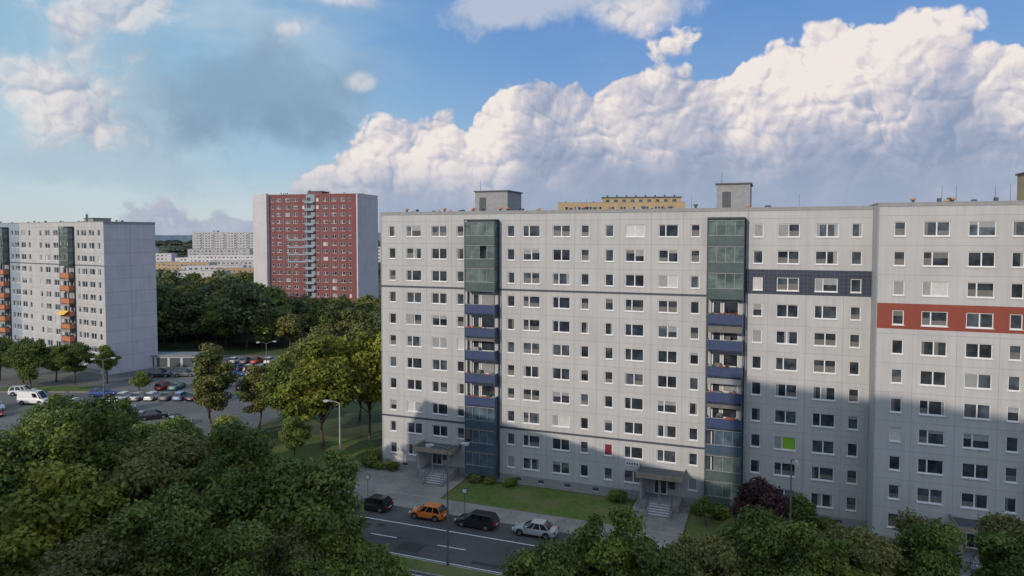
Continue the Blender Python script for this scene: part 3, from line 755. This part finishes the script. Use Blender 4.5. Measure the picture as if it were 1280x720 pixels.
for i in range(130):
    y=r.uniform(178,250); x=-y*r.uniform(.17,.60)
    if not ok_far(x,y): continue
    px=640+865*x/y
    h=r.uniform(13,18) if px<322 else r.uniform(8.5,11.8)
    if y>235 and px>322: continue
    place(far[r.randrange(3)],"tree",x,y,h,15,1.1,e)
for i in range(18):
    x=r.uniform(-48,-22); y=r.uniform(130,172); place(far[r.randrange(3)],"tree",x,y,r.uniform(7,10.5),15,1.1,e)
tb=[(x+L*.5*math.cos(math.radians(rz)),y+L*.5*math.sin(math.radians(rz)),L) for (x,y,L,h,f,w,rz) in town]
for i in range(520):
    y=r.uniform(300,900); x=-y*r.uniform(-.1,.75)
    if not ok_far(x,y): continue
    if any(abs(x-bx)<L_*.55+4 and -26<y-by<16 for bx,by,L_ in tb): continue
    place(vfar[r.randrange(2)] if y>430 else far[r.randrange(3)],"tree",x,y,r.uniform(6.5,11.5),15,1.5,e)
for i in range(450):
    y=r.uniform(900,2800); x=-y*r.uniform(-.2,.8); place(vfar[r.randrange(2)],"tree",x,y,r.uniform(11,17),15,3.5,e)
for i in range(40):
    x=r.uniform(-150,-70); y=r.uniform(205,300)
    if ok_far(x,y): place(far[r.randrange(3)],"tree",x,y,r.uniform(12,16),15,1.1,e)

# ------------------------------------------------------------------ cars
M_tyre = noise_mat("tyre",(0.015,0.015,0.015),(0.025,0.025,0.025),8)
M_rim = noise_mat("rim",(0.35,0.35,0.36),(0.45,0.45,0.46),6,rough=.3,metallic=.8)
M_cglass = glass_mat("car_glass",(0.015,0.018,0.022),.05)
M_lamp = noise_mat("head_light",(0.6,0.6,0.62),(0.75,0.75,0.75),5,rough=.15)
M_tail = noise_mat("tail_light",(0.35,0.01,0.01),(0.45,0.02,0.02),5,rough=.2)
M_blk = noise_mat("black_plastic",(0.02,0.02,0.02),(0.03,0.03,0.03),5,rough=.5)
paints={}
def paint(c):
    if c not in paints: paints[c]=noise_mat("car_paint_%d"%len(paints),tuple(q*.95 for q in c),tuple(min(.9,q*1.05) for q in c),2,rough=.35,coat=.8)
    return paints[c]
KIND = {
 'hatch': dict(L=3.9,w=.86,st=[(-1.95,.34,.62,.80),(-1.88,.26,.86,.92),(-1.5,.22,.96,1),(.55,.2,.93,1),(1.15,.22,.88,.98),(1.68,.24,.76,.92),(1.9,.28,.60,.82),(1.96,.34,.5,.72)],
      gh=((-1.86,1.08),(-1.42,.28),1.48,.82,.62),ax=(-1.2,1.2)),
 'sedan': dict(L=4.5,w=.88,st=[(-2.25,.36,.6,.80),(-2.18,.28,.88,.9),(-1.6,.22,.93,1),(.7,.2,.9,1),(1.4,.22,.84,.98),(2.0,.24,.74,.9),(2.2,.28,.58,.8),(2.26,.34,.5,.7)],
      gh=((-1.72,1.15),(-1.05,.3),1.43,.82,.60),ax=(-1.35,1.38)),
 'wagon': dict(L=4.5,w=.88,st=[(-2.25,.36,.62,.82),(-2.2,.28,.88,.92),(-1.6,.22,.94,1),(.7,.2,.92,1),(1.4,.22,.86,.98),(2.0,.24,.76,.9),(2.2,.28,.6,.8),(2.26,.34,.5,.7)],
      gh=((-2.15,1.2),(-1.8,.4),1.5,.82,.64),ax=(-1.35,1.38)),
 'suv': dict(L=4.4,w=.92,st=[(-2.2,.42,.75,.84),(-2.14,.34,1.0,.94),(-1.6,.28,1.08,1),(.7,.28,1.05,1),(1.3,.28,1.0,.98),(1.95,.3,.9,.92),(2.15,.36,.7,.84),(2.2,.42,.6,.78)],
      gh=((-2.1,1.15),(-1.85,.45),1.72,.86,.70),ax=(-1.35,1.35)),
 'van': dict(L=5.2,w=.98,st=[(-2.6,.42,1.1,.94),(-2.56,.32,1.22,.98),(-1.8,.26,1.25,1),(1.3,.26,1.25,1),(1.9,.26,1.12,.98),(2.4,.3,.95,.93),(2.58,.36,.7,.86),(2.62,.42,.6,.8)],
      gh=((-2.57,2.0),(-2.5,1.15),2.35,.94,.82),ax=(-1.6,1.65)),
}
carcache={}
def car_mesh(kind,c):
    k=(kind,c)
    if k in carcache: return carcache[k]
    K=KIND[kind]; w=K['w']; mb=MB(); van=kind=='van'
    rings=[]
    for (x,zb,zt,ws) in K['st']:
        ww=w*ws; zm=zb+(zt-zb)*.5
        half=[(0,zb),(ww*.85,zb),(ww*.97,zb+.1),(ww,zm),(ww*.985,zt-.12),(ww*.93,zt-.03),(ww*.8,zt),(0,zt+.03)]
        ring=[(x,y,z) for y,z in half]+[(x,-y,z) for y,z in reversed(half[1:-1])]
        rings.append(ring)
    i0=len(mb.v); n=len(rings[0])
    for r_ in rings: mb.v+=r_
    for a in range(len(rings)-1):
        for q in range(n):
            q2=(q+1)%n
            mb.f.append((i0+a*n+q,i0+a*n+q2,i0+(a+1)*n+q2,i0+(a+1)*n+q)); mb.m.append(0)
    mb.f.append(tuple(i0+q for q in range(n))); mb.m.append(0)
    mb.f.append(tuple(i0+(len(rings)-1)*n+q for q in reversed(range(n)))); mb.m.append(0)
    (xb0,xb1),(xt0,xt1),zr,wb,wt=K['gh']
    zb_=K['st'][2][2]-.03
    B=[(xb0,-wb,zb_),(xb1-.25,-wb,zb_),(xb1,-wb*.75,zb_),(xb1,wb*.75,zb_),(xb1-.25,wb,zb_),(xb0,wb,zb_)]
    T=[(xt0,-wt,zr-.05),(xt1-.12,-wt,zr-.04),(xt1,-wt*.8,zr-.06),(xt1,wt*.8,zr-.06),(xt1-.12,wt,zr-.04),(xt0,wt,zr-.05)]
    for q in range(6):
        q2=(q+1)%6
        m = 1
        if van and q in (0,4,5): m=0
        mb.quad(B[q],B[q2],T[q2],T[q],m)
    T2=[(x*.985,y*.9,zr) for x,y,z in T]
    for q in range(6):
        q2=(q+1)%6; mb.quad(T[q],T[q2],T2[q2],T2[q],0)
    mb.poly(T2,0)
    def lerp(a,b_,f): return tuple(a[i]+(b_[i]-a[i])*f for i in range(3))
    for sgn in (0,1):
        i,j=(0,1) if sgn==0 else (5,4); o=-.012 if sgn==0 else .012
        for f,pw in ((0.0,.10),(.36,.05),(.70,.045),(.955,.045)):
            if van: continue
            a=lerp(B[i],B[j],max(0,f-pw/2)); b_=lerp(B[i],B[j],min(1,f+pw/2)); c_=lerp(T[i],T[j],min(1,f+pw/2)); d_=lerp(T[i],T[j],max(0,f-pw/2))
            P=[(p[0],p[1]+o,p[2]) for p in (a,b_,c_,d_)]
            mb.quad(*(P if sgn==0 else P[::-1]),0)
        if van:
            for f0,f1 in ((.72,.93),):
                a=lerp(B[i],B[j],f0);b_=lerp(B[i],B[j],f1);c_=lerp(T[i],T[j],f1);d_=lerp(T[i],T[j],f0)
                a=lerp(a,d_,.1);b_=lerp(b_,c_,.1);c_=lerp(b_,c_,.75);d_=lerp(a,d_,.75)
                P=[(p[0],p[1]+o,p[2]) for p in (a,b_,c_,d_)]; mb.quad(*P,1)
    for q in (1,3):
        a,b_=(B[2],T[2]) if q==1 else (B[3],T[3]); mb.tube(a,b_,.035,.03,6,0)
    wr=.32 if kind not in('suv','van') else .36
    for ax in K['ax']:
        for sgn in (-1,1):
            y0=sgn*(w-.22)
            mb.tube((ax,y0,wr+.03),(ax,sgn*(w*1.003),wr+.03),wr+.07,wr+.07,20,5)
            mb.tube((ax,y0,wr),(ax,sgn*(w*1.015),wr),wr,wr,20,2); mb.tube((ax,y0,wr),(ax,sgn*(w*1.03),wr),wr*.62,wr*.55,12,3)
    fx=K['st'][-1][0]; rx=K['st'][0][0]; fz=K['st'][-2][2]; 
    for sgn in (-1,1):
        mb.box(fx-.28,fx-.03,min(sgn*w*.5,sgn*w*.83),max(sgn*w*.5,sgn*w*.83),fz-.08,fz+.06,4)
        mb.box(rx-.02,rx+.16,min(sgn*w*.62,sgn*w*.9),max(sgn*w*.62,sgn*w*.9),K['st'][1][2]-.26,K['st'][1][2]-.04,6)
        mb.box(xb1-.55,xb1-.38,min(sgn*w*.98,sgn*(w+.18)),max(sgn*w*.98,sgn*(w+.18)),zb_+.05,zb_+.2,0)
        mb.box(K['ax'][0]+wr+.1,K['ax'][1]-wr-.1,min(sgn*w*.9,sgn*w*.995),max(sgn*w*.9,sgn*w*.995),.2,.32,5)
        for hx in (-.15,.75): mb.box(hx,hx+.16,min(sgn*w*.99,sgn*w*1.015),max(sgn*w*.99,sgn*w*1.015),zb_-.12,zb_-.09,5)
    mb.box(fx-.05,fx+.015,-.42,.42,.3,.5,5); mb.box(fx,fx+.025,-.26,.26,.36,.46,4); mb.box(rx-.025,rx,-.26,.26,.5,.61,4)
    me=mb.build("car_mesh",[paint(c),M_cglass,M_tyre,M_rim,M_lamp,M_blk,M_tail],mesh_only=True)
    for p in me.polygons:
        if p.material_index in (0,): p.use_smooth=True
    try: me.set_sharp_from_angle(angle=math.radians(35))
    except Exception: pass
    carcache[k]=me; return me
OR=(0.60,0.17,0.025);BK=(0.015,0.015,0.018);SI=(0.36,0.38,0.40);WH=(0.7,0.7,0.7);BL=(0.03,0.07,0.25);RD=(0.35,0.02,0.02);GR=(0.12,0.13,0.14);LB=(0.15,0.28,0.45);TE=(.05,.2,.18)
def car(kind,c,x,y,rz,name="parked_car",z=.012):
    o=bpy.data.objects.new(name,car_mesh(kind,c)); COL.objects.link(o); o.location=(x,y,z); o.rotation_euler=(0,0,rz); return o
def scar(kind,c,t,o_,flip=False,jit=0.0):
    p=fp(t,o_); car(kind,c,p[0],p[1],RZ+(math.pi if flip else 0)+jit)
scar('hatch',OR,13.6,13.1,True,.02); scar('wagon',BK,19.3,13.2,True,-.01); scar('sedan',SI,25.6,13.0,True,.015); scar('hatch',BK,7.0,13.1,True)
scar('suv',GR,.6,13.1,True); scar('hatch',SI,36.5,13.1); scar('sedan',BL,44,13.1); scar('wagon',WH,50.5,13.1)
rc=random.Random(12)
lot=[('van',WH,-67.0,116.5,.35),('sedan',BK,-58.6,112.0,.5),('hatch',SI,-62.8,113.0,.45),
 ('sedan',SI,-68.2,125.4,1.57),('hatch',WH,-65.6,125.4,1.55),('sedan',GR,-63.0,125.6,1.6),('hatch',LB,-60.5,125.4,1.57),('wagon',BL,-76.5,128,.2),
 ('hatch',WH,-70.8,125.4,1.57),('sedan',BK,-58.0,125.4,1.55),
 ('van',WH,-85.0,122.0,-.1),('van',WH,-89.5,117.0,-.2),('hatch',RD,-86,113,.2),('suv',BK,-74.5,145.5,.1),('sedan',GR,-69.5,146,.1),('hatch',SI,-64.5,146.3,.1),('sedan',BL,-59.5,146.0,.08),('hatch',WH,-54.6,146.2,.1),
 ('hatch',BL,-60.8,152.6,1.57),('sedan',WH,-58.2,152.6,1.57),('wagon',SI,-55.6,152.6,1.57),('hatch',RD,-53.1,152.6,1.57),('sedan',BK,-50.5,152.6,1.57),('sedan',GR,-63.4,152.6,1.57),
 ('hatch',SI,-66,152.6,1.57),('sedan',BL,-68.5,152.6,1.57),('hatch',WH,-57,161.5,1.57),('sedan',RD,-60,161.5,1.57),('sedan',GR,-62.6,161.5,1.57),('hatch',SI,-54,161.5,1.57),('sedan',WH,-65.2,161.5,1.57),('hatch',BL,-51.4,161.5,1.57),
 ('hatch',WH,-55.5,125.4,1.57),('sedan',BL,-52.9,125.5,1.57),('wagon',GR,-47.8,125.4,1.57),('sedan',WH,-50,134,1.57),('hatch',BK,-52.5,134,1.57),('hatch',SI,-57.7,134,1.57),('sedan',TE,-65.4,134,1.57),('wagon',RD,-68,134,1.57),('sedan',SI,-60.3,134,1.57),
 ('sedan',WH,-80,121,.4),('hatch',GR,-75,118.5,.4),('sedan',SI,-53,108,.4),('suv',WH,-92,129,.3)]
for k,c,x,y,a in lot: car(k,c,x,y,a+rc.uniform(-.03,.03),"parked_van" if k=='van' else "parked_car",.02)

# ------------------------------------------------------------------ street furniture
M_steel = noise_mat("galvanised_steel",(0.13,0.135,0.14),(0.20,0.205,0.21),3,rough=.5,metallic=.3)
M_head = noise_mat("lamp_head",(0.4,0.4,0.4),(0.5,0.5,0.5),3,rough=.4)
M_steel2 = noise_mat("painted_steel_light",(0.33,0.34,0.35),(0.42,0.43,0.44),3,rough=.5)
def lamp(x,y,h,arms,rz,st=None):
    mb=MB()
    mb.tube((0,0,0),(0,0,1.2),.13,.12,12,0); mb.tube((0,0,1.2),(0,0,h),.10,.06,12,0); mb.tube((0,0,0),(0,0,.05),.2,.2,12,0)
    mb.box(-.05,.05,-.135,-.115,.4,.9,0)
    for s in arms:
        mb.tube((0,0,h-.05),(s*.6,0,h+.22),.045,.04,8,0); mb.tube((s*.6,0,h+.22),(s*1.3,0,h+.3),.04,.035,8,0)
        x0,x1=(s*1.2,s*1.95)
        mb.tube((x0,0,h+.3),(x0+s*.25,0,h+.32),.06,.14,10,1); mb.tube((x0+s*.25,0,h+.32),(x1,0,h+.34),.14,.08,10,1)
        mb.box(min(x0+s*.25,x1-s*.05),max(x0+s*.25,x1-s*.05),-.09,.09,h+.17,h+.22,2)
    o=mb.build("street_lamp",[st or M_steel,M_head,M_lamp],smooth=False); o.location=(x,y,0.0); o.rotation_euler=(0,0,rz)
lamp(-5.8,61.4,10.9,(-1,1),RZ+.5); lamp(-21.2,84.2,9.4,(-1,),.1,M_steel2); lamp(25.9,63.3,9.2,(1,),RZ-1.3)
lamp(-72,121,8,(-1,1),.4); lamp(-50,140,8,(-1,1),.4)
p=fp(-28,23.1); lamp(p[0],p[1],10.9,(-1,1),RZ+1.2); lamp(-108,139,8.5,(1,),0)
def sign(x,y,rz,shape):
    mb=MB(); mb.tube((0,0,0),(0,0,2.9),.035,.035,8,0)
    if shape=='round':
        mb.tube((0,-.04,2.6),(0,-.06,2.6),.32,.32,20,1); mb.tube((0,-.061,2.6),(0,-.066,2.6),.25,.25,20,2)
    else:
        mb.box(-.3,.3,-.06,-.04,2.3,2.9,3); mb.box(-.22,.22,-.066,-.06,2.4,2.8,2)
    o=mb.build("traffic_sign",[M_steel,M_tail,M_paint,mats_b[BLUE]]); o.location=(x,y,.1); o.rotation_euler=(0,0,rz)
p=fp(17,11.2); sign(p[0],p[1],RZ,'sq'); p=fp(5.0,11.3); sign(p[0],p[1],RZ,'round'); p=fp(30,22.8); sign(p[0],p[1],RZ,'sq')
M_binY=noise_mat("bin_yellow",(0.55,0.4,0.02),(0.62,0.45,0.03),3,rough=.5)
def bin_(t,o_,m):
    mb=MB(); 
    B=[(-.55,-.35),(.55,-.35),(.55,.35),(-.55,.35)]
    lo=[(x*.85,y*.85,.18) for x,y in B]; hi=[(x,y,1.1) for x,y in B]; ld=[(x*1.04,y*1.04,1.12) for x,y in B]; lt=[(x*.8,y*.6,1.34) for x,y in B]
    for q in range(4):
        r_=(q+1)%4; mb.quad(lo[q],lo[r_],hi[r_],hi[q],0); mb.quad(ld[q],ld[r_],lt[r_],lt[q],1)
    mb.poly(lt,1); mb.poly(lo[::-1],0); mb.poly(ld[::-1],1)
    for x,y in B: mb.tube((x*.75,y*.75-.03,.1),(x*.75,y*.75+.03,.1),.1,.1,10,2)
    p=fp(t,o_); o=mb.build("wheeled_bin",[mats_b[SLAB],m,M_tyre]); o.location=(p[0],p[1],.06); o.rotation_euler=(0,0,RZ)
bin_(-2.6,5.2,M_binY); bin_(-3.9,5.0,M_binY); bin_(-1.2,5.3,mats_b[BLUE])

# ------------------------------------------------------------------ sun + world
el=math.radians(20.0); sx,sy=-0.6,-0.8
ld=bpy.data.lights.new("sun",'SUN'); ld.energy=2.6; ld.angle=math.radians(.5); ld.color=(1.0,.875,.72)
lo_=bpy.data.objects.new("sun",ld); COL.objects.link(lo_)
dv=Vector((sx*math.cos(el),sy*math.cos(el),math.sin(el))); lo_.rotation_euler=dv.to_track_quat('Z','Y').to_euler(); lo_.location=(-60,-80,90)

w=bpy.data.worlds.new("World"); S.world=w; w.use_nodes=True; nt=w.node_tree
bg=nt.nodes["Background"]; BS=0.12; bg.inputs[1].default_value=BS
sky=nt.nodes.new("ShaderNodeTexSky"); sky.sky_type='NISHITA'; sky.sun_disc=False; sky.sun_elevation=el; sky.sun_rotation=math.atan2(sx,sy)%(2*math.pi)
sky.air_density=1.1; sky.dust_density=0.5; sky.ozone_density=1.5; sky.altitude=100
def V(q,inp):
    if isinstance(q,(int,float)): inp.default_value=q
    elif isinstance(q,tuple): inp.default_value=q if len(inp.default_value)==len(q) else (*q,1)
    else: nt.links.new(q,inp)
def RC(r,g,b): return (r/BS,g/BS,b/BS)     # radiance -> colour before the strength factor
def M(op,a,b=None,c=None,clamp=False):
    n=nt.nodes.new("ShaderNodeMath"); n.operation=op; n.use_clamp=clamp
    for i,q in enumerate((a,b,c)):
        if q is not None: V(q,n.inputs[i])
    return n.outputs[0]
def SS(x,a,b,o0=0.0,o1=1.0):
    n=nt.nodes.new("ShaderNodeMapRange"); n.interpolation_type='SMOOTHSTEP'
    V(x,n.inputs[0]); n.inputs[1].default_value=a; n.inputs[2].default_value=b; n.inputs[3].default_value=o0; n.inputs[4].default_value=o1
    return n.outputs[0]
def MIX(f,a,b,bt='MIX'):
    n=nt.nodes.new("ShaderNodeMix"); n.data_type='RGBA'; n.blend_type=bt
    V(f,n.inputs[0]); V(a,n.inputs[6]); V(b,n.inputs[7]); return n.outputs[2]
def VA(a,b,op='ADD'):
    n=nt.nodes.new("ShaderNodeVectorMath"); n.operation=op
    V(a,n.inputs[0]); 
    if op=='SCALE': V(b,n.inputs["Scale"])
    else: V(b,n.inputs[1])
    return n.outputs[0]
tc=nt.nodes.new("ShaderNodeTexCoord"); sp=nt.nodes.new("ShaderNodeSeparateXYZ"); nt.links.new(tc.outputs["Generated"],sp.inputs[0])
X,Y,Z=sp.outputs
az=M('ARCTAN2',X,Y); hyp=M('SQRT',M('ADD',M('MULTIPLY',X,X),M('MULTIPLY',Y,Y))); v=M('DIVIDE',Z,M('MAXIMUM',hyp,.05))
cb=nt.nodes.new("ShaderNodeCombineXYZ"); V(az,cb.inputs[0]); V(v,cb.inputs[1]); P=cb.outputs[0]
def NOI(vec,scale,det=6,rough=.55,out="Fac"):
    n=nt.nodes.new("ShaderNodeTexNoise"); n.noise_dimensions='2D'; V(vec,n.inputs["Vector"]); n.inputs["Scale"].default_value=scale; n.inputs["Detail"].default_value=det; n.inputs["Roughness"].default_value=rough
    return n.outputs[out]
def VOR(vec,scale):
    n=nt.nodes.new("ShaderNodeTexVoronoi"); n.voronoi_dimensions='2D'; n.feature='F1'; n.normalize=False
    V(vec,n.inputs["Vector"]); n.inputs["Scale"].default_value=scale; n.inputs["Detail"].default_value=0
    return n.outputs["Distance"]
def dome(d,amp):      # rounded lobe, sharp creases between lobes
    return M('MULTIPLY',M('SQRT',M('MAXIMUM',M('SUBTRACT',1.0,M('MULTIPLY',M('MULTIPLY',d,d),1.25)),.03)),amp)
wv=VA(VA(NOI(P,11,3,.62,"Color"),(-.5,-.5,-.5)),.045,'SCALE')
def puff(vec):
    q=VA(vec,wv)
    r_=dome(VOR(q,7.5),.34)
    r_=M('ADD',r_,dome(VOR(q,17.0),.16)); r_=M('ADD',r_,dome(VOR(q,41.0),.065)); r_=M('ADD',r_,dome(VOR(q,88.0),.028))
    return M('MULTIPLY_ADD',NOI(q,60,3,.6),.06,r_)
Lx,Ly=-.60,.80
p0=puff(P); p1=puff(VA(P,(Lx*.0085,Ly*.0085,0.0)))
fc=nt.nodes.new("ShaderNodeFloatCurve")
A0,A1=-.55,1.05
mr=nt.nodes.new("ShaderNodeMapRange"); V(az,mr.inputs[0]); mr.inputs[1].default_value=A0; mr.inputs[2].default_value=A1
V(mr.outputs[0],fc.inputs["Value"])
edge_px=[(330,266),(380,244),(430,203),(480,168),(520,148),(600,142),(640,114),(700,80),(760,70),(830,74),(880,70),(930,92),(980,76),(1040,60),(1080,62),(1130,52),(1200,46),(1250,70),(1300,88)]
pts=[(0.0,0.02)]
for px,py in edge_px:
    a=math.atan((px-640)/865); vv=(294-py)/865*math.cos(a); pts.append(((a-A0)/(A1-A0),vv/.4))
pts.append((1.0,.45))
cm=fc.mapping.curves[0]
cm.points[0].location=pts[0]; cm.points[1].location=pts[-1]
for q in pts[1:-1]: cm.points.new(*q)
fc.mapping.update()
edge=M('MULTIPLY',fc.outputs[0],.4)
dep=M('SUBTRACT',edge,v)
big=NOI(P,6.0,3,.55)
bigc=M('SUBTRACT',big,.5)
pc=M('SUBTRACT',p0,.50)
h0=M('ADD',M('MULTIPLY',dep,10.0),M('MULTIPLY',pc,2.9))
h0=M('ADD',h0,M('MULTIPLY',bigc,1.5))
alpha=SS(h0,-.02,.10)
gg=M('MULTIPLY',M('SUBTRACT',p0,p1),6.4)
gg=M('ADD',gg,M('MULTIPLY',pc,1.3))
fade=SS(dep,.07,.22,1.0,.38)          # relief softens towards the hazy base
lt=M('ADD',.70,M('MULTIPLY',gg,fade))
lt=M('SUBTRACT',lt,SS(dep,.03,.19,0.0,.56))
lt=M('ADD',lt,M('MULTIPLY',bigc,1.7))
def ramp(fac):
    rp=nt.nodes.new("ShaderNodeValToRGB"); V(fac,rp.inputs[0])
    cr=rp.color_ramp; cr.elements[0].position=0.0; cr.elements[0].color=(.27,.34,.48,1); cr.elements[1].position=1.0; cr.elements[1].color=(.87,.80,.765,1)
    for p_,c_ in ((.3,(.37,.42,.55,1)),(.55,(.51,.515,.61,1)),(.78,(.70,.655,.68,1))):
        e_=cr.elements.new(p_); e_.color=c_
    return rp.outputs[0]
ccol=MIX(SS(v,.035,.12,.8,0.0),ramp(lt),(.35,.42,.55))
hi=MIX(SS(az,.15,-.62),RC(.105,.26,.60),RC(.28,.51,.70))
mid=MIX(SS(az,.15,-.62),RC(.24,.43,.68),RC(.40,.58,.71))
grad=MIX(SS(v,.06,.30),mid,hi)
grad=MIX(SS(v,-.01,.10),RC(.57,.645,.69),grad)
base=MIX(.82,sky.outputs[0],grad)
# bright bluish cloud added to the unseen sky behind the viewpoint, as fill light
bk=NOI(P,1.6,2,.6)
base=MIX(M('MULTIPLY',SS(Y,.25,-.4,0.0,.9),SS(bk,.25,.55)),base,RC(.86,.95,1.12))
st=nt.nodes.new("ShaderNodeMapping"); st.inputs["Scale"].default_value=(1,2.4,1); st.inputs["Rotation"].default_value=(0,0,-.35); V(P,st.inputs[0])
veil=M('MULTIPLY',SS(NOI(st.outputs[0],3.6,4,.6),.36,.72),SS(az,.1,-.5,.05,.50))
base=MIX(veil,base,RC(.58,.68,.74))
nz=NOI(VA(P,wv),6.5,5,.6)
nzc=M('SUBTRACT',nz,.5)
def blob(ca,cv,ra,rv):
    a=M('DIVIDE',M('SUBTRACT',az,ca),ra); b_=M('DIVIDE',M('SUBTRACT',v,cv),rv)
    return M('SUBTRACT',1.0,M('SQRT',M('ADD',M('MULTIPLY',a,a),M('MULTIPLY',b_,b_))))
def soft(px,py,rx,ry,col,amt,k=3.0,lo=0.0,hi_=.8,kp=0.0):
    global base
    ca=math.atan((px-640)/865); cv=(294-py)/865*math.cos(ca)
    d=M('MULTIPLY_ADD',nzc,k,blob(ca,cv,rx/865*math.cos(ca)**2,ry/865*math.cos(ca)))
    if kp: d=M('MULTIPLY_ADD',pc,kp,d)
    base=MIX(SS(d,lo,hi_,0.0,amt),base,col)
lcol=VA(ramp(M('ADD',.80,gg)),1/BS,'SCALE')
soft(90,120,330,150,RC(.50,.62,.70),.75,2.5,0,1.0)
soft(290,125,240,115,RC(.235,.365,.50),.88,1.9,.0,.85)
soft(330,160,120,45,RC(.205,.32,.455),.6,1.6,.0,.9)
soft(180,215,330,40,RC(.40,.52,.62),.6,3.0,0,.8)
soft(60,95,190,85,lcol,.74,3.8,.1,.9,1.6)
soft(150,15,170,45,lcol,.6,3.8,.1,.9,1.6)
soft(690,6,180,45,RC(.48,.54,.66),.9,2.6,0,.6,1.0)
soft(770,25,70,28,lcol,.7,2.6,0,.8,1.4)
soft(375,38,30,20,lcol,.55,3.4,.1,1.0,1.8)
soft(455,104,22,12,lcol,.5,2.8,.1,1.0,1.6)
soft(430,2,70,14,lcol,.6,3.0,.1,1.0,1.6)
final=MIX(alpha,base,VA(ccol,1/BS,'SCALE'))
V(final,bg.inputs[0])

# ------------------------------------------------------------------ camera
cam=bpy.data.cameras.new("camera"); co=bpy.data.objects.new("camera",cam); COL.objects.link(co); S.camera=co
cam.sensor_width=36; cam.lens=865/1280*36; cam.clip_start=.5; cam.clip_end=20000
pitch=math.radians(2.5); co.location=(0,0,30); co.rotation_euler=(math.pi/2-pitch,0,0)
cam.shift_y=-(66-865*math.tan(pitch))/1280
S.view_settings.view_transform='Standard'; S.view_settings.look='None'; S.view_settings.exposure=0; S.view_settings.gamma=1
